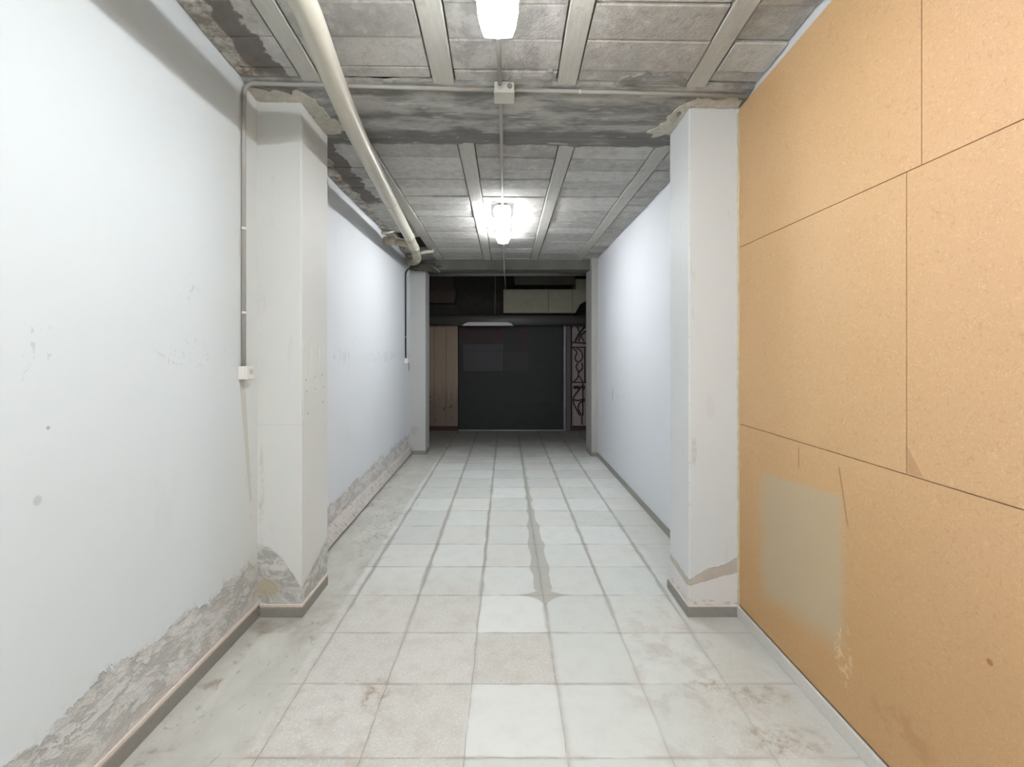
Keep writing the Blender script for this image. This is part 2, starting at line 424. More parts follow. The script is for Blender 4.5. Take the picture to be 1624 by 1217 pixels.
M = {}
M['wall_nl'] = paint_wall('white_paint', (203, 210, 214), (198, 204, 206), 'near_left')
M['wall_fl'] = paint_wall('white_paint_with_peeling_base', (206, 209, 213), (200, 203, 206), 'far_left')
M['wall_r'] = paint_wall('clean_white_paint', (205, 208, 213), (201, 204, 209), 'right')
M['col_l'] = paint_column('off_white_paint', (204, 205, 202), 'left')
M['col_r'] = paint_column('warm_white_paint', (201, 203, 203), 'right')
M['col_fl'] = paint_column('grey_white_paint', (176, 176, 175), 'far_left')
M['col_fr'] = paint_column('darker_white_paint', (160, 157, 154), 'far_right')  # far right column has a darker base than the near ones
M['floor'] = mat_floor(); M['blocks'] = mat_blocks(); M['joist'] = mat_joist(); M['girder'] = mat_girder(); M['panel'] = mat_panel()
M['base_dark'] = plain('grey_ceramic', (142, 139, 132), .45, grain=.15, scale=90)
M['base_light'] = plain('pale_grey_ceramic', (206, 203, 196), .45, grain=.1, scale=70)
M['grout'] = plain('plaster_ledge', (218, 206, 196), .8, grain=.12, scale=50)
M['slab'] = plain('shade_dark_slab', (52, 48, 45), .9, grain=.3)  # dark colour stands for shade in the ceiling gaps and broken opening
M['pipe'] = plain('painted_pvc', (192, 189, 176), .38, grain=.07, scale=14)
M['pipe_old'] = plain('yellowed_pvc', (188, 181, 158), .45, grain=.25, scale=14)
M['conduit'] = plain('grey_pvc', (160, 158, 152), .4, grain=.06)
M['boxp'] = plain('white_plastic', (214, 213, 208), .4)
M['boxg'] = plain('grey_plastic', (186, 186, 178), .45)
M['gap_dark'] = plain('gap_shade', (40, 36, 34), .9)  # shade under the kerb, put into the colour
M['mortar'] = plain('cream_mortar', (206, 200, 187), .9, grain=.3, scale=30)
M['house'] = plain('luminaire_housing', (205, 203, 198), .5)
M['dark_con'] = plain('dimmed_concrete', (70, 66, 62), .9, grain=.35, scale=8)  # colour darkened to carry the dimness of the end bay
M['brown'] = plain('brown_render', (84, 72, 66), .85, grain=.3, scale=6)
M['duct'] = plain('pale_board', (156, 152, 134), .7, grain=.12, scale=10)
M['drum'] = plain('dark_grey_metal', (112, 112, 108), .45, metal=.2, grain=.15, scale=20)
M['steel'] = plain('galvanised_steel', (150, 147, 150), .4, metal=.3, grain=.1)
M['redbase'] = plain('dark_red_skirting', (66, 36, 34), .6, grain=.2)
M['iron'] = plain('dark_iron', (42, 32, 32), .6)
M['backing'] = plain('dusty_glass_panel', (165, 150, 147), .6, grain=.15, scale=25)
M['blk'] = plain('black_cable', (38, 36, 35), .6)

def mat_door():
    t = NT('dark_painted_metal'); x, z = t.x, t.z
    n = t.noise(6, 3)
    col = t.mix(n, (36, 38, 38), (46, 47, 46))
    col = t.mix(t.band(x, -.95, .0) * t.band(z, 1.78, 2.12, .02) * .7, col, (62, 34, 38))
    col = t.mix(t.band(x, .2, .46) * t.band(z, 1.62, 2.1, .02) * .6, col, (60, 36, 44))
    col = t.mix(t.band(x, -.86, -.05) * t.band(z, 1.2, 1.74) * .75, col, (70, 66, 70))
    col = t.mix(t.band(x, -.02, .46) * t.band(z, 1.2, 1.6) * .35, col, (62, 60, 54))
    return t.out(col, .55, n, .002, .5, spec=.3)
M['door'] = mat_door()

def mat_boards():
    t = NT('weathered_boards'); x, z = t.x, t.z
    g = t.noise(10, 5, .65, vec=t.vec(x * 6.0, t.y, z * .35), dist=.4)
    col = t.mix(g, (142, 125, 110), (172, 156, 138))
    col = t.mix(t.ss(1.1, .4, z + (g - .5) * .8) * .6, col, (100, 84, 78))
    col = t.mix(t.ss(.60, .66, t.noise(7, 4, .6, dist=1.5)) * t.ss(1.2, .7, z) * .8, col, (60, 48, 46))
    return t.out(col, .75, g, .004, .8, spec=.2)
M['boards'] = mat_boards()

def mat_lit(gain):
    m = NT('lit_diffuser'); m.b.inputs['Base Color'].default_value = (.9, .9, .88, 1)
    m.b.inputs['Emission Color'].default_value = (.965, .985, 1.0, 1)
    # the tubes glow through the sides of the prismatic cover as one bright stripe
    m.put(m.b.inputs['Emission Strength'], LAMP * gain * (m.ss(2.9050, 2.9035, m.z) * 1.0 + m.ss(2.9035, 2.9050, m.z) * (.07 + 5.2 * m.band(m.z, 2.936, 2.946, .002))))
    return m.m

# ------------------------------------------------------------------ structure
XL, XR = -1.475, 1.397           # finished wall planes
HY = [(-6, 3.15, 3.11), (1.6, 3.15, 3.11), (2.05, 3.150, 3.115), (2.6, 3.098, 3.062), (2.8, 3.062, 3.022), (3.9, 3.035, 3.013), (7.4, 3.0, 3.0), (12, 3.0, 3.0)]
def zc(x, y):
    """height of the ceiling underside: it sags a little towards the middle bay"""
    for (a, l0, r0), (b, l1, r1) in zip(HY, HY[1:]):
        if y <= b:
            t = max(0, (y - a) / (b - a)); l = l0 + (l1 - l0) * t; r = r0 + (r1 - r0) * t
            k = min(1, max(0, (x + 1.475) / 2.87)); return l + (r - l) * k
    return 3.0

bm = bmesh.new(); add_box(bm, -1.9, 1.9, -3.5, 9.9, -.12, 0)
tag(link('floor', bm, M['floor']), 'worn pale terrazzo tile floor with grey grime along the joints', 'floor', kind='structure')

wl = box('wall_left', XL - .15, XL, -3.3, 3.0, 0, 3.35, M['wall_nl'])
tag(wl, 'white painted wall on the left in front of the column, plaster peeling at its base', 'wall', kind='structure')
wl2 = box('wall_left_rear', XL - .15, XL, 3.0, 7.35, 0, 3.2, M['wall_fl'])
tag(wl2, 'white painted wall on the left behind the column, with faint smudges and peeled base', 'wall', kind='structure')
wr = box('wall_right', XR, XR + .15, -3.3, 7.35, 0, 3.3, M['wall_r'])
tag(wr, 'clean white painted wall on the right, its front stretch clad in particleboard', 'wall', kind='structure')
tag(box('wall_back', -1.7, 1.7, -3.45, -3.3, 0, 3.3, M['wall_r']), 'white wall closing the passage behind the viewer', 'wall', kind='structure')

def column(name, x0, x1, y0, y1, ztop, mat, label):
    bm = bmesh.new(); vs = add_box(bm, x0, x1, y0, y1, 0, ztop, .008, 3)
    o = link(name, bm, mat); tag(o, label, 'column', kind='structure'); return o
cl = column('column', XL - .02, -1.213, 2.752, 3.16, 3.13, M['col_l'], 'off-white square column on the left, nearest the viewer, beside the grey conduit')
cr = column('column', 1.09, XR + .02, 2.757, 3.08, 3.1, M['col_r'], 'off-white square column on the right beside the particleboard')
cfl = column('column', XL - .02, -1.235, 7.14, 7.50, 2.84, M['col_fl'], 'small grey-white column at the far left under the dark beam')
cfr = column('column', 1.30, XR + .02, 7.02, 7.50, 3.05, M['col_fr'], 'darker narrow column at the far right before the dark entrance')

# plaster patch with filled screw holes on the inner face of the left column
bm = bmesh.new()
add_prism(bm, [(2.775, 1.165), (2.90, 1.185), (3.04, 1.215), (3.09, 1.30), (3.10, 1.55), (3.02, 1.60), (2.98, 1.40), (2.94, 1.39), (2.92, 1.66), (2.87, 1.66), (2.86, 1.36), (2.82, 1.35), (2.81, 1.62), (2.775, 1.6)], 'x', -1.216, -1.2085)
link('plaster_patch', bm, M['col_l'], cl)
bm = bmesh.new()
for yy, zz in [(2.80, 1.40), (2.815, 1.33), (2.93, 1.41), (2.945, 1.335), (3.05, 1.42), (3.07, 1.34), (3.06, 1.24), (2.83, 1.195)]:
    bmesh.ops.create_icosphere(bm, subdivisions=1, radius=.005, matrix=Matrix.Translation((-1.2085, yy, zz)))
link('screw_plugs', bm, plain('grey_putty', (150, 148, 140), .8), cl)

def skirting(name, parent, segs, mat, h=.065, label=None):
    """a run of ceramic skirting with a rough plaster ledge on top; segs are boxes"""
    bm = bmesh.new()
    for s in segs: add_box(bm, *s, 0, h, .003, 2)
    o = link(name, bm, mat, parent)
    return o
def ledge(parent, segs, h=.065, t=.018):
    bm = bmesh.new()
    for (x0, x1, y0, y1) in segs:
        add_box(bm, x0, x1, y0, y1, h - .001, h + t, .004, 2)
    o = link('plaster_ledge', bm, M['grout'], parent); return o
# near left skirting
b = skirting('baseboard_left', None, [(XL, XL + .016, -3.3, 2.735)], M['base_dark'], .068)
tag(b, 'grey ceramic skirting along the peeling left wall', 'baseboard', kind='structure'); ledge(b, [(XL, XL + .013, -3.3, 2.75)], .068, .020)
b = skirting('baseboard_right', None, [(XR - .028, XR - .014, -3.3, 2.755)], M['base_light'], .068)
tag(b, 'pale grey skirting under the particleboard panels', 'baseboard', kind='structure')
b = skirting('baseboard_right_rear', None, [(XR - .016, XR, 3.08, 7.02)], M['base_dark'], .06)
tag(b, 'grey ceramic skirting along the white right wall behind the column', 'baseboard', kind='structure')
skirting('skirting', cl, [(-1.452, -1.199, 2.737, 2.752), (-1.213, -1.199, 2.7521, 3.13)], M['base_dark'], .058)
ledge(cl, [(-1.46, -1.205, 2.743, 2.752), (-1.213, -1.204, 2.7521, 3.15)], .058, .018)
skirting('skirting', cr, [(1.075, 1.372, 2.742, 2.757), (1.075, 1.09, 2.7571, 3.09)], M['base_dark'], .058)
ledge(cr, [(1.082, 1.385, 2.747, 2.757), (1.081, 1.09, 2.7571, 3.10)], .058, .009)
skirting('skirting', cfl, [(-1.47, -1.225, 7.128, 7.14), (-1.235, -1.223, 7.1401, 7.45)], M['base_dark'], .06)
skirting('skirting', cfr, [(1.288, 1.39, 7.008, 7.02), (1.288, 1.30, 7.0201, 7.45)], M['base_dark'], .06)

# broken mortar kerb along the far left wall: skirting tiles gone, gap at the floor painted dark as shade
def mat_kerb():
    t = NT('exposed_brick_and_mortar'); n = t.noise(14, 5, .65)
    col = t.mix(n, (158, 152, 147), (214, 209, 204))
    col = t.mix(t.ss(.60, .66, t.noise(26, 3)) * .7, col, (136, 124, 118))
    col = t.mix(t.ss(.62, .7, t.noise(5, 3)) * .4, col, (196, 160, 146))
    return t.out(col, .85, n + t.noise(50, 4) * .4, .02, 1.0, spec=.15)
M['kerb'] = mat_kerb()
bm = bmesh.new(); rows = []
N = 120
for i in range(N + 1):
    y = 3.155 + (7.13 - 3.155) * i / N; k = (y - 3.155) / 3.97
    j = lambda s: (mn.noise(Vector((y * 6, s, 0))) * .016 + mn.noise(Vector((y * 19, s, 5))) * .010)
    out = .095 * (1 - k) + .035 * k
    prof = [(XL - .01, .135 + j(1)), (XL + .012, .118 + j(1)), (XL + .022 + j(2) * .3, .100), (XL + out * .55 + j(3) * .5, .075), (XL + out + j(4) * .4, .040), (XL + out + j(4) * .3, .026), (XL - .01, .028)]
    rows.append([bm.verts.new((a, y, z)) for a, z in prof])
for a, c in zip(rows, rows[1:]):
    for q in range(len(a) - 1): bm.faces.new((a[q], a[q + 1], c[q + 1], c[q]))
bm.faces.new(rows[0]); bm.faces.new(rows[-1][::-1])
kb = link('baseboard_left_rear', bm, M['kerb'], None, smooth=True)
tag(kb, 'broken pinkish mortar kerb at the foot of the far left wall, skirting tiles missing', 'baseboard', kind='structure')
bm = bmesh.new(); add_box(bm, XL, XL + .012, 3.16, 7.12, 0, .027)
link('gap_shade_strip', bm, M['gap_dark'], kb)

# ceiling: slab, hollow blocks between joists, flush girder with ragged mortar edges
J_NEAR = [(-1.14, -1.03), (-.41, -.285), (.285, .40), (1.01, 1.125)]
bm = bmesh.new()
def quadgrid(bm, x0, x1, y0, y1, dz, nx=2, ny=8):
    g = [[bm.verts.new((x0 + (x1 - x0) * i / nx, y0 + (y1 - y0) * k / ny, zc(x0 + (x1 - x0) * i / nx, y0 + (y1 - y0) * k / ny) + dz)) for i in range(nx + 1)] for k in range(ny + 1)]
    for k in range(ny):
        for i in range(nx): bm.faces.new((g[k][i], g[k][i + 1], g[k + 1][i + 1], g[k + 1][i]))
quadgrid(bm, -1.7, 1.7, -3.4, 7.3, .045, 4, 60)
ceil = link('ceiling', bm, M['slab'])
tag(ceil, 'rough grey concrete block ceiling with joists and cross girder', 'ceiling', kind='structure')

bm = bmesh.new(); lay = bm.verts.layers.float.new('tone')
def block(x0, x1, y0, y1, gap=.0075, jit=.006):
    """one hollow block: softly chamfered underside, set a little high or low"""
    dz = random.uniform(-jit, jit); tx = random.uniform(-.002, .002); tone = random.random()
    g = gap / 2 * random.uniform(.6, 1.5); c = .004
    def q(x, y, d): 
        v = bm.verts.new((x, y, zc(x, y) + dz + tx * (1 if x > (x0 + x1) / 2 else -1) + d)); v[lay] = tone; return v
    a = [q(x0 + g, y0 + g, .05), q(x1 - g, y0 + g, .05), q(x1 - g, y1 - g, .05), q(x0 + g, y1 - g, .05)]
    b_ = [q(x0 + g, y0 + g, c), q(x1 - g, y0 + g, c), q(x1 - g, y1 - g, c), q(x0 + g, y1 - g, c)]
    d = [q(x0 + g + c, y0 + g + c, 0), q(x1 - g - c, y0 + g + c, 0), q(x1 - g - c, y1 - g - c, 0), q(x0 + g + c, y1 - g - c, 0)]
    for i in range(4):
        n = (i + 1) % 4
        bm.faces.new((a[i], a[n], b_[n], b_[i])); bm.faces.new((b_[i], b_[n], d[n], d[i]))
    bm.faces.new(d)
def rows_of(js, ys, skip=None):
    xs0 = [XL] + [j[1] for j in js]; xs1 = [j[0] for j in js] + [XR + .0]
    for a, b_ in zip(xs0, xs1):
        off = random.uniform(-.01, .01)
        for y0, y1 in zip(ys, ys[1:]):
            if skip and skip(a, y0): continue
            block(a, b_, y0 + off, y1 + off)
ys = [2.58]; ys += [2.495 - .21 * k for k in range(0, 8)]; ys = ys[::-1]
rows_of(J_NEAR, ys)
ysn = [-3.3 + k * .21 for k in range(21)]; rows_of(J_NEAR, [y for y in ysn if y < ys[0] + .02])
J_FAR = [(-1.075, -.95), (-.34, -.22), (.375, .49), (1.06, 1.18)]
ysf = [3.27] + [3.48 + .21 * k for k in range(0, 18)]
rows_of(J_FAR, [y for y in ysf if y < 7.14] + [7.14], lambda a, y: a < -1.4 and 5.45 < y < 6.9)
# broken pieces left around the opening above the pipe elbow
block(XL, -1.36, 5.58, 5.95); block(-1.16, -1.075, 5.58, 5.80); block(XL, -1.30, 6.45, 6.70); block(-1.2, -1.075, 6.5, 6.8); block(XL, -1.075, 6.8, 6.99)
link('infill_blocks', bm, M['blocks'], ceil)

def joist(x0, x1, y0, y1, x0b=None, x1b=None):
    x0b = x0 if x0b is None else x0b; x1b = x1 if x1b is None else x1b
    bm = bmesh.new(); n = max(2, int((y1 - y0) / .15)); R_ = []
    for k in range(n + 1):
        t = k / n; y = y0 + (y1 - y0) * t; a = x0 + (x0b - x0) * t + .003; c = x1 + (x1b - x1) * t - .003
        jz = mn.noise(Vector((a * 3, y * 3, 1))) * .003
        R_.append([bm.verts.new((X, y, zc(X, y) + Z + jz)) for X, Z in ((a, .05), (a, 0), (a + .005, -.006), (c - .005, -.006), (c, 0), (c, .05))])
    for p, q in zip(R_, R_[1:]):
        for i in range(5): bm.faces.new((p[i], p[i + 1], q[i + 1], q[i]))
    bm.faces.new(R_[0]); bm.faces.new(R_[-1][::-1])
    return link('joist', bm, M['joist'], ceil)
for a, c in J_NEAR: joist(a, c, -3.3, 2.62)
for a, c in J_FAR: joist(a, c, 3.15 if a > -1 else 3.3, 7.14)

# girder: grid with ragged front and rear edges
bm = bmesh.new(); NX = 160; cols = []
for i in range(NX + 1):
    x = XL + (XR - XL) * i / NX
    e0 = 2.575 + mn.noise(Vector((x * 5, 0, 0))) * .022 + mn.noise(Vector((x * 17, 2, 0))) * .012
    e1 = 3.275 + mn.noise(Vector((x * 3, 9, 0))) * .06 + mn.noise(Vector((x * 9, 5, 0))) * .035 + mn.noise(Vector((x * 30, 5, 0))) * .015
    c = []
    for k in range(26):
        t = k / 25; y = e0 + (e1 - e0) * t
        d = -.010 if 0 < k < 25 else .012
        d += (mn.noise(Vector((x * 4, y * 8, 3))) * .004 + mn.noise(Vector((x * 12, y * 20, 3))) * .002) if 0 < k < 25 else 0
        c.append(bm.verts.new((x, y + (.006 if k == 0 else -.006 if k == 25 else 0), zc(x, y) + d)))
    cols.append(c)
for a, c in zip(cols, cols[1:]):
    for k in range(25): bm.faces.new((a[k], a[k + 1], c[k + 1], c[k]))
link('girder', bm, M['girder'], ceil, smooth=True)

def splash(name, pts, dz, mat, jag=.012):
    """a ragged skin of mortar stuck under the ceiling"""
    out = []
    for (a, c) in zip(pts, pts[1:] + pts[:1]):
        n = max(2, int(math.dist(a, c) / .015))
        for k in range(n):
            t = k / n; px_, py_ = a[0] + (c[0] - a[0]) * t, a[1] + (c[1] - a[1]) * t
            out.append((px_ + mn.noise(Vector((px_ * 14, py_ * 14, 1))) * jag * 4 + random.uniform(-jag, jag) * .4, py_ + mn.noise(Vector((px_ * 14, py_ * 14, 7))) * jag * 4 + random.uniform(-jag, jag) * .4))
    bm = bmesh.new()
    lo = [bm.verts.new((x, y, zc(x, y) + dz)) for x, y in out]; hi = [bm.verts.new((x, y, zc(x, y) + .02)) for x, y in out]
    bm.faces.new(lo); n = len(out)
    for i in range(n): bm.faces.new((lo[i], lo[(i + 1) % n], hi[(i + 1) % n], hi[i]))
    return link(name, bm, mat, ceil)
splash('mortar_patch', [(-1.47, 2.64), (-1.36, 2.66), (-1.27, 2.69), (-1.20, 2.66), (-1.13, 2.72), (-1.10, 2.86), (-1.06, 3.0), (-1.13, 3.12), (-1.22, 3.1), (-1.22, 2.76), (-1.47, 2.76)], -.016, M['mortar'])
splash('mortar_patch', [(1.39, 2.68), (1.2, 2.68), (1.10, 2.68), (1.03, 2.76), (1.0, 2.85), (.97, 2.96), (.93, 3.05), (.99, 3.10), (1.10, 3.06), (1.10, 2.75), (1.39, 2.75)], -.016, M['mortar'])
splash('mortar_patch', [(.62, 2.545), (.75, 2.50), (.9, 2.51), (1.0, 2.56), (.95, 2.59), (.62, 2.59)], -.013, M['girder'], .008)
splash('mortar_patch', [(.02, 2.54), (.26, 2.50), (.26, 2.60), (.02, 2.60)], -.012, M['girder'], .008)

# dropped beam before the entrance and the dark bay behind it
bm = bmesh.new(); add_box(bm, -1.6, 1.55, 7.14, 7.42, 2.85, 3.08, .012, 2)
tag(link('beam', bm, plain('dark_grey_concrete', (112, 111, 104), .9, grain=.3, scale=5)), 'grey concrete cross beam over the entrance to the dark end bay', 'beam', kind='structure')  # beam is an even dark grey with random grain
tag(box('wall_left_end', -1.85, -1.70, 7.35, 9.6, 0, 3.4, M['brown']), 'brown rendered side wall on the left of the dark end bay', 'wall', kind='structure')
tag(box('wall_right_end', 1.66, 1.80, 7.35, 9.6, 0, 3.4, M['dark_con']), 'dark side wall on the right of the end bay', 'wall', kind='structure')
box('return', -1.85, XL, 7.30, 7.42, 0, 3.4, M['brown'], wl2)
box('return', XR, 1.8, 7.30, 7.42, 0, 3.4, M['dark_con'], wr)
tag(box('ceiling_end', -1.85, 1.8, 7.3, 9.7, 3.36, 3.48, M['slab']), 'dark ceiling over the end bay', 'ceiling', kind='structure')
we = box('wall_end', -1.85, 1.8, 9.48, 9.6, 0, 3.4, M['dark_con'])
tag(we, 'dark end wall around the garage door', 'wall', kind='structure')
# brown block of render and grey ledge at upper left of the end bay
bm = bmesh.new(); add_prism(bm, [(-1.7, 2.55), (-1.02, 2.55), (-.98, 2.75), (-1.12, 3.36), (-1.7, 3.36)], 'y', 9.1, 9.48)
link('bulkhead', bm, M['brown'], we)
bm = bmesh.new(); add_box(bm, -1.7, -.95, 9.34, 9.48, 2.14, 2.55, .01); link('lintel_block', bm, M['dark_con'], we)

# ------------------------------------------------------------------ end bay things
door = box('door_1', -.945, 1.16, 9.36, 9.42, .03, 2.12, M['door'])
tag(door, 'dark charcoal garage door closing the far end', 'door', kind='structure')
for zz in (.55, 1.07, 1.6): box('panel_seam', -.94, 1.155, 9.354, 9.361, zz, zz + .008, M['iron'], door)
box('threshold', -.95, 1.17, 9.30, 9.37, 0, .022, M['steel'], door)
box('door_jamb', 1.165, 1.205, 9.30, 9.44, 0, 2.12, M['steel'], door)
box('door_jamb', 1.22, 1.30, 9.33, 9.46, 0, 2.12, plain('mauve_grey_paint', (104, 94, 98), .6, grain=.15), door)
# board cladding left of the door
lb = empty('board_cladding', (-1.3, 9.36, 0))
tag(lb, 'brownish weathered boards standing left of the dark garage door', 'cladding')
for x0, x1 in [(-1.66, -1.44), (-1.435, -1.20), (-1.195, -.965)]:
    box('board', x0, x1, 9.34, 9.40, .09, 2.12, M['boards'], lb, .004)
box('skirting', -1.66, -.96, 9.32, 9.41, 0, .09, M['redbase'], lb)
# ornamental grille right of the door
gr = empty('ornamental_grille', (1.45, 9.36, 0))
tag(gr, 'narrow pale panel with dark scrolled ironwork right of the garage door', 'grille')
box('backing_panel', 1.305, 1.655, 9.40, 9.44, .09, 2.12, M['backing'], gr)
box('skirting', 1.30, 1.655, 9.36, 9.45, 0, .09, M['redbase'], gr)
bm = bmesh.new()
def rod(pts, r=.012): add_tube(bm, smooth_path([(a, 9.375, z) for a, z in pts], .08, 5), r, 6)
rod([(1.33, .1), (1.33, 2.1)]); rod([(1.33, 1.78), (1.65, 1.76)], .016); rod([(1.33, .97), (1.65, .97)]); rod([(1.33, 1.68), (1.65, 1.68)])
rod([(1.40, 1.80), (1.48, 1.95), (1.60, 2.1)], .02); rod([(1.47, 1.80), (1.52, 1.93), (1.64, 2.02)], .016); rod([(1.45, 2.1), (1.5, 1.95), (1.58, 1.8)])
rod([(1.36, 1.66), (1.46, 1.58), (1.38, 1.46), (1.46, 1.36), (1.56, 1.45), (1.54, 1.6), (1.44, 1.66)])
rod([(1.46, 1.36), (1.41, 1.28), (1.48, 1.18), (1.46, 1.06), (1.38, .98)]); rod([(1.54, 1.36), (1.56, 1.25), (1.48, 1.18)]); rod([(1.48, 1.1), (1.56, .98)]); rod([(1.6, .97), (1.6, 1.66)])
rod([(1.54, .9), (1.37, .68), (1.36, .58), (1.42, .44), (1.50, .3)], .014); rod([(1.36, .62), (1.46, .6), (1.60, .64)]); rod([(1.54, .12), (1.54, .32), (1.46, .42), (1.48, .56), (1.60, .6)]); rod([(1.56, .3), (1.56, .95)])
for xx in (1.40, 1.46, 1.57):
    bmesh.ops.create_icosphere(bm, subdivisions=2, radius=.035, matrix=Matrix.Translation((xx, 9.375, .87)))
link('scrollwork', bm, M['iron'], gr, smooth=True)
# shutter drum across the end
dr = empty('shutter_drum', (0, 9.2, 2.21))
tag(dr, 'long dark grey roller tube running across above the garage door', 'shutter drum')
tube('tube', [(-1.68, 9.22, 2.215), (1.64, 9.22, 2.215)], .108, M['drum'], dr, 24)
for x in (-1.66, 1.60): box('bracket', x, x + .03, 9.14, 9.478, 2.125, 2.34, M['iron'], dr)
# pale lozenge cover under the drum, taken for plastic sheet, not a lamp
bm = bmesh.new()
add_prism(bm, [(-.85, 2.095), (-.80, 2.135), (-.72, 2.165), (.02, 2.165), (.10, 2.145), (.15, 2.095)], 'y', 9.00, 9.095)
bmesh.ops.bevel(bm, geom=[e for e in bm.edges if abs(e.verts[0].co.y - e.verts[1].co.y) < .01], offset=.012, segments=3, affect='EDGES')
lc = link('pale_cover', bm, plain('pale_plastic', (205, 203, 204), .4))
tag(lc, 'pale lozenge-shaped cover just above the top edge of the garage door', 'light cover')
box('mounting_plate', -.7, 0, 9.095, 9.112, 2.125, 2.15, M['iron'], lc)
# plaster-board duct box at upper right of the end bay
du = empty('duct_box', (.7, 9.1, 2.33)); tag(du, 'long pale boxed duct hanging at upper right of the dark end bay', 'duct')
bm = bmesh.new(); add_box(bm, -.045, 1.36, 8.98, 9.46, 2.345, 2.80, .006); link('casing', bm, M['duct'], du)
for x in (.825, 1.29): box('seam', x, x + .007, 8.976, 8.981, 2.36, 2.79, M['iron'], du)
bm = bmesh.new(); add_prism(bm, [(1.362, 2.36), (1.45, 2.52), (1.655, 2.62), (1.655, 3.0), (1.362, 3.0)], 'y', 8.99, 9.42); link('end_gusset', bm, M['duct'], du)
bm = bmesh.new(); add_box(bm, .17, 1.355, 9.05, 9.48, 2.90, 3.20, .006)
tag(link('boxed_beam', bm, plain('grey_brown_board', (100, 94, 84), .8, grain=.2, scale=8)), 'shallower brownish boxed beam running above the pale duct box', 'beam')
# thin cross pipe behind the beam, little bracket wires
tag(tube('cross_pipe', [(-1.5, 7.62, 2.865), (1.5, 7.62, 2.875)], .043, plain('dull_grey_pipe', (118, 118, 112), .5, grain=.12, scale=10)), 'grey pipe running crosswise just behind the concrete beam', 'pipe')
tag(tube('hanger_rod', [(-.21, 9.0, 2.32), (-.20, 9.0, 3.36)], .006, M['steel']), 'thin vertical rod hanging in the dark opening left of the duct box', 'rod')

# ------------------------------------------------------------------ particleboard cladding
def board(y0, y1, z0, z1, label, top_slope=False):
    bm = bmesh.new(); g = .0018
    def zt(y): return min(zc(1.38, y) - .012, 3.015 + (2.757 - y) * .060) if top_slope else z1
    n = 12 if top_slope else 1; pts = [(y0 + g, z0 + g), (y1 - g, z0 + g)] + [(y1 - g - (y1 - y0 - 2 * g) * k / n, zt(y1 - (y1 - y0) * k / n) - g) for k in range(n + 1)]
    add_prism(bm, pts, 'x', XR - .013, XR - .001)
    o = link('particleboard_panel', bm, M['panel'])
    return tag(o, label, 'panel', group='particleboard cladding on the right wall')
board(1.542, 2.75, 2.19, 3.0, 'tan particleboard panel at the top of the right wall, reaching the column', True)
board(-.9, 1.542, 2.19, 3.0, 'tan particleboard panel in the upper corner of the right wall nearest the viewer', True)
board(1.60, 2.75, 1.145, 2.19, 'tan particleboard panel at middle height on the right wall beside the column')
board(-.84, 1.60, 1.145, 2.19, 'tan particleboard panel at middle height on the right wall nearest the viewer')
board(-.7, 2.75, .07, 1.145, 'tan particleboard panel along the bottom of the right wall with a pale worn rectangle')
# glue-yellow ragged edge between board and column
bm = bmesh.new(); zz = .07; prev = None
while zz < 3.01:
    wv = .003 + .006 * abs(mn.noise(Vector((0, 0, zz * 9)))) + random.uniform(0, .003)
    p = [bm.verts.new((XR - .014 - wv * .4, 2.742, zz)), bm.verts.new((XR - .013 - wv * 1.3, 2.757, zz)), bm.verts.new((XR - .002, 2.757, zz)), bm.verts.new((XR - .002, 2.742, zz))]
    if prev:
        for i in range(4): bm.faces.new((prev[i], prev[(i + 1) % 4], p[(i + 1) % 4], p[i]))
    prev = p; zz += .02
tag(link('trim_1', bm, plain('yellow_foam_edge', (206, 194, 164), .8, grain=.2, scale=25)), 'ragged cream foam filler between particleboard and right column', 'trim', kind='structure')

# ------------------------------------------------------------------ luminaires
def luminaire(y0, y1, label):
    L = y1 - y0; cx = -.032; t = empty('fluorescent_lamp', (cx, (y0 + y1) / 2, 2.905))
    tag(t, label, 'lamp', group='fluorescent lamps along the ceiling')
    # housing
    bm = bmesh.new(); add_box(bm, cx - .058, cx + .058, y0 + .05, y1 - .05, 2.970, 3.004, .008, 2); link('housing', bm, M['house'], t)
    # diffuser: rounded trough, ends tapered
    bm = bmesh.new(); R_ = []
    prof = [(-.082, 2.972), (-.084, 2.958), (-.076, 2.930), (-.068, 2.910), (-.060, 2.904), (0, 2.902), (.060, 2.904), (.068, 2.910), (.076, 2.930), (.084, 2.958), (.082, 2.972)]
    for k, (yy, s, zs) in enumerate([(y0, .9, .5), (y0 + .004, .86, .6), (y0 + .016, .90, .97), (y0 + .09, 1, 1), (y1 - .09, 1, 1), (y1 - .016, .90, .97), (y1 - .004, .86, .6), (y1, .9, .5)]):
        if k in (0, 7): continue
        R_.append([bm.verts.new((cx + a * s, yy, 2.972 - (2.972 - z) * zs)) for a, z in prof])
    for p, q in zip(R_, R_[1:]):
        for i in range(len(prof)): bm.faces.new((p[i], p[(i + 1) % len(prof)], q[(i + 1) % len(prof)], q[i]))
    bm.faces.new(R_[0]); bm.faces.new(R_[-1][::-1])
    link('diffuser', bm, mat_lit(LAMP_GAIN[y0]), t, smooth=False)
    # latches, end stoppers, short ceiling brackets
    for yy in (y0 + .18, y1 - .18):
        for s in (-1, 1):
            bm = bmesh.new(); add_box(bm, cx + s * .084 - .006, cx + s * .084 + .006, yy - .018, yy + .018, 2.955, 2.985, .003); link('latch', bm, M['boxp'], t)
        bm = bmesh.new(); add_box(bm, cx - .075, cx + .075, yy - .012, yy + .012, 3.0, 3.012); add_box(bm, cx - .012, cx + .012, yy - .012, yy + .012, 3.005, zc(0, yy) - .001); link('bracket', bm, M['steel'], t)
    return t
luminaire(*LAMPS[0], 'lit fluorescent ceiling lamp cut off by the top of the picture')
luminaire(*LAMPS[1], 'lit fluorescent ceiling lamp farther down the passage, seen whole')
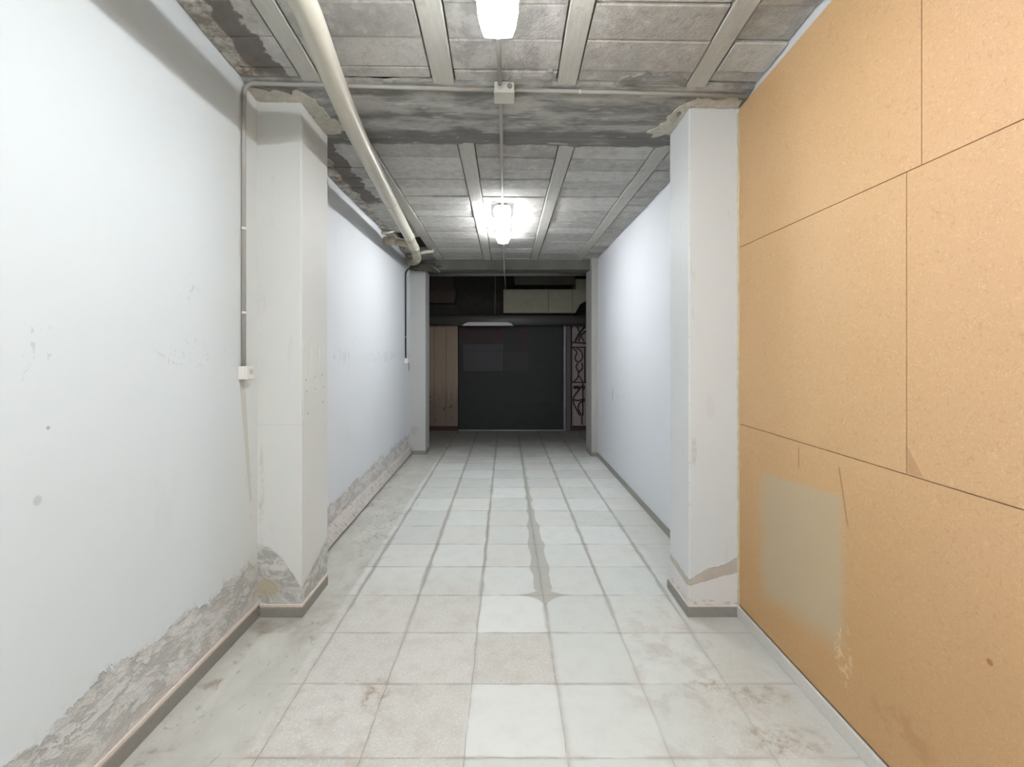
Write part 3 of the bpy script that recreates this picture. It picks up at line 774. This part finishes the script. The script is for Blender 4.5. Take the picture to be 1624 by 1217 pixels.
luminaire(*LAMPS[2], 'lit fluorescent ceiling lamp behind the viewer')

# ------------------------------------------------------------------ conduits and boxes
def clip(parent, p, ax, mat, r=.014):
    bm = bmesh.new(); x, y, z = p
    d = .006
    if ax == 'z': add_tube(bm, [(x, y, z - d), (x, y, z + d)], r, 12)
    elif ax == 'x': add_tube(bm, [(x - d, y, z), (x + d, y, z)], r, 12)
    else: add_tube(bm, [(x, y - d, z), (x, y + d, z)], r, 12)
    link('clip', bm, mat, parent)
zl = zc(-1.4, 2.6) - .022; zr = zc(1.3, 2.645) - .022; zm = (zl + zr) / 2
c1 = empty('conduit', (-1.455, 2.60, 1.5))
tag(c1, 'grey conduit climbing the near left wall and crossing the ceiling to the junction box', 'conduit')
tube('pipe', smooth_path([(XL + .014, 2.585, 1.49), (XL + .014, 2.585, 2.97), (XL + .018, 2.595, zl), (-1.3, 2.60, zl), (-.062, 2.62, zm)], .07, 8), .0115, M['conduit'], c1)
clip(c1, (XL + .014, 2.585, 2.26), 'z', M['boxp']); clip(c1, (XL + .014, 2.585, 1.79), 'z', M['boxp'], .0125)
c2 = empty('conduit', (.1, 2.63, zm)); tag(c2, 'grey cable conduit crossing the ceiling from the junction box to the right wall', 'conduit')
tube('pipe', [(.045, 2.62, zm), (.7, 2.632, (zm + zr) / 2), (1.375, 2.645, zr)], .0115, M['conduit'], c2)
clip(c2, (.42, 2.627, zm - .006), 'x', M['boxg'], .013)
jb = empty('junction_box', (-.008, 2.63, 3.02)); tag(jb, 'square grey junction box on the ceiling under the conduit crossing', 'junction box')
zb = zc(0, 2.63)
bm = bmesh.new(); add_box(bm, -.064, .048, 2.575, 2.695, zb - .052, zb + .004, .006, 3); link('body', bm, M['boxg'], jb)
bm = bmesh.new(); add_box(bm, -.066, .050, 2.573, 2.697, zb - .060, zb - .048, .004, 2); link('cover', bm, M['boxg'], jb)
bm = bmesh.new(); add_tube(bm, [(.022, 2.568, zb - .026), (.022, 2.578, zb - .026)], .014, 14); link('cable_gland', bm, plain('gland_grey', (120, 118, 120), .6), jb)
bm = bmesh.new(); add_tube(bm, [(-.032, 2.560, zb - .024), (-.032, 2.578, zb - .024)], .016, 14); link('cable_gland', bm, plain('gland_pale', (196, 195, 188), .5), jb)
c3 = empty('conduit', (-.03, 2.3, 3.04)); tag(c3, 'short grey conduit from the nearest lamp to the ceiling junction box', 'conduit')
tube('pipe', [(-.036, 1.85, 3.022), (-.034, 2.2, 3.045), (-.032, 2.575, zb - .025)], .0115, M['conduit'], c3)
c4 = empty('conduit', (-.03, 3.5, 3.0)); tag(c4, 'thin grey conduit from the junction box back to the farther lamp', 'conduit')
tube('pipe', smooth_path([(-.028, 2.69, zb - .03), (-.028, 2.9, zc(0, 2.9) - .028), (-.030, 4.3, zc(0, 4.3) - .014), (-.03, 4.437, 2.99)], .1, 4), .0105, M['conduit'], c4)
c5 = empty('conduit', (-.02, 6.4, 2.98)); tag(c5, 'thin grey conduit running from the farther lamp under the beam into the dark end bay', 'conduit')
tube('pipe', smooth_path([(-.026, 5.695, 2.99), (-.024, 7.0, 2.975), (-.02, 7.12, 2.805), (-.012, 7.7, 2.80), (-.004, 8.975, 2.805)], .08, 6), .010, M['conduit'], c5)

def wall_switch(y, z, label):
    s = empty('switch_box', (XL, y, z)); tag(s, label, 'switch')
    bm = bmesh.new(); add_box(bm, XL, XL + .042, y - .036, y + .034, z - .037, z + .037, .004, 2); link('box', bm, M['boxp'], s)
    bm = bmesh.new(); add_box(bm, XL + .042, XL + .052, y - .036, y + .034, z - .037, z + .037, .003, 2); link('cover_plate', bm, M['boxp'], s)
    return s
# near box is seen almost edge-on, so its front is toward +x
s1 = wall_switch(2.585, 1.455, 'small white switch box at the lower end of the near left conduit')
bm = bmesh.new(); add_tube(bm, [(XL + .050, 2.59, 1.46), (XL + .056, 2.59, 1.46)], .016, 16); link('rocker', bm, M['boxg'], s1)
# stub of old conduit track painted over below the box
bm = bmesh.new()
add_prism(bm, [(2.565, 1.418), (2.61, 1.418), (2.632, 1.30), (2.65, 1.10), (2.675, .86), (2.69, .70), (2.675, .70), (2.646, .86), (2.612, 1.10), (2.59, 1.24)], 'x', XL, XL + .0012)
link('painted_chase', bm, plain('smoothed_filler', (190, 190, 186), .7), wl)
s2 = wall_switch(6.78, 1.45, 'small white switch box at the foot of the far left conduit')
c6 = empty('conduit', (XL, 6.75, 1.5)); tag(c6, 'dark thin conduit running down the far left wall beside the small column', 'conduit')
tube('pipe', smooth_path([(XL + .012, 6.78, 1.48), (XL + .012, 6.78, 2.74), (XL + .03, 6.84, 2.80), (-1.42, 6.88, 2.82)], .05, 5), .011, M['blk'], c6)
clip(c6, (XL + .012, 6.78, 1.80), 'z', M['boxg'], .013)
tag(tube('loose_wire', smooth_path([(XL + .05, 6.78, 1.43), (XL + .06, 6.79, 1.38), (XL + .055, 6.80, 1.30)], .02, 4), .004, M['blk']), 'short dark wire dangling below the far switch box', 'wire')

# ------------------------------------------------------------------ drain pipe
PZ = 2.938
dp = empty('drain_pipe', (-.86, 2.3, PZ)); tag(dp, 'thick cream painted drain pipe slung under the ceiling towards the far left corner', 'pipe')
def pz(y): return 2.945 if y < 1 else 2.945 - .020 * (y - 1) if y < 3 else 2.905 - .006 * (y - 3)
main = [(x, y, pz(y)) for x, y in [(-.79, -3.29), (-.755, .9), (-.783, 1.70), (-.79, 1.85), (-.861, 2.345), (-.913, 2.807), (-1.0, 3.85), (-1.097, 5.236), (-1.16, 5.95), (-1.225, 6.42)]]
tube('pipe', smooth_path(main, .4, 6), .055, M['pipe'], dp, 28)
def coupling(a, b_, r, mat, parent=dp, name='coupling'):
    bm = bmesh.new(); a = Vector(a); b_ = Vector(b_); d = (b_ - a)
    add_tube(bm, [a, a + d * .06, a + d * .12, b_ - d * .12, b_ - d * .06, b_], [r * .94, r, r, r, r, r * .94], 24); link(name, bm, mat, parent, smooth=True)
coupling((-1.10, 5.27, pz(5.27)), (-1.113, 5.40, pz(5.40)), .060, M['pipe_old'])
coupling((-1.143, 5.76, pz(5.76)), (-1.157, 5.92, pz(5.92)), .062, M['pipe_old'])
# elbow turning to the left wall
bm = bmesh.new(); add_tube(bm, smooth_path([(-1.215, 6.34, pz(6.34)), (-1.275, 6.62, pz(6.6)), (-1.40, 6.84, pz(6.8) + .03), (-1.41, 6.86, 3.04)], .12, 5), .062, 20)
link('elbow', bm, M['pipe_old'], dp, smooth=True)
for (yy) in (1.25, 2.35, 4.1):
    i = next(k for k in range(len(main) - 1) if main[k][1] <= yy <= main[k + 1][1]); a, c = main[i], main[i + 1]; t = (yy - a[1]) / (c[1] - a[1]); X = a[0] + (c[0] - a[0]) * t
    if yy == 2.35: continue
    bm = bmesh.new(); add_tube(bm, [(X, yy - .010, pz(yy)), (X, yy + .010, pz(yy))], .0585, 24); add_box(bm, X - .006, X + .006, yy - .008, yy + .008, pz(yy) + .05, zc(X, yy) - .001); link('hanger_clip', bm, M['pipe'], dp)
# branch pipe coming out of the left wall, with broken opening above
bp = tube('branch_pipe', smooth_path([(XL - .02, 5.62, 2.925), (-1.36, 5.62, 2.925), (-1.16, 5.72, 2.905)], .08, 6), .048, M['pipe_old'], dp, 20)
coupling((-1.40, 5.62, 2.925), (-1.33, 5.625, 2.926), .054, M['pipe_old'], bp)
tag(tube('pipe_stub', smooth_path([(XL - .02, 5.50, 2.99), (-1.38, 5.50, 2.992), (-1.33, 5.52, 3.02)], .04, 5), .016, M['pipe']), 'small pale pipe stub above the branch pipe at the left wall', 'pipe')
tube('vent_elbow', smooth_path([(-1.20, 6.25, 2.90), (-1.06, 6.22, 2.925), (-1.01, 6.40, 2.965), (-1.02, 6.45, 3.03)], .06, 6), .022, M['pipe'], dp)
# crumbling lump of mortar on the far left column with wires
bm = bmesh.new(); bmesh.ops.create_icosphere(bm, subdivisions=4, radius=1)
for v in bm.verts:
    n = 1 + mn.noise(v.co * 2.1) * .5 + mn.noise(v.co * 6) * .2
    v.co = Vector((v.co.x * .20 * n - 1.22, v.co.y * .10 * n + 7.02, v.co.z * .06 * n + 2.865))
lump = link('mortar_lump', bm, plain('crumbled_mortar', (92, 84, 78), .9, grain=.4, scale=20), None, smooth=True)
tag(lump, 'dark crumbled mortar clump at the head of the far left column', 'mortar clump')
tube('wire', smooth_path([(-1.14, 6.95, 2.87), (-1.06, 6.93, 2.84), (-.98, 6.92, 2.77)], .03, 4), .006, M['conduit'], lump)
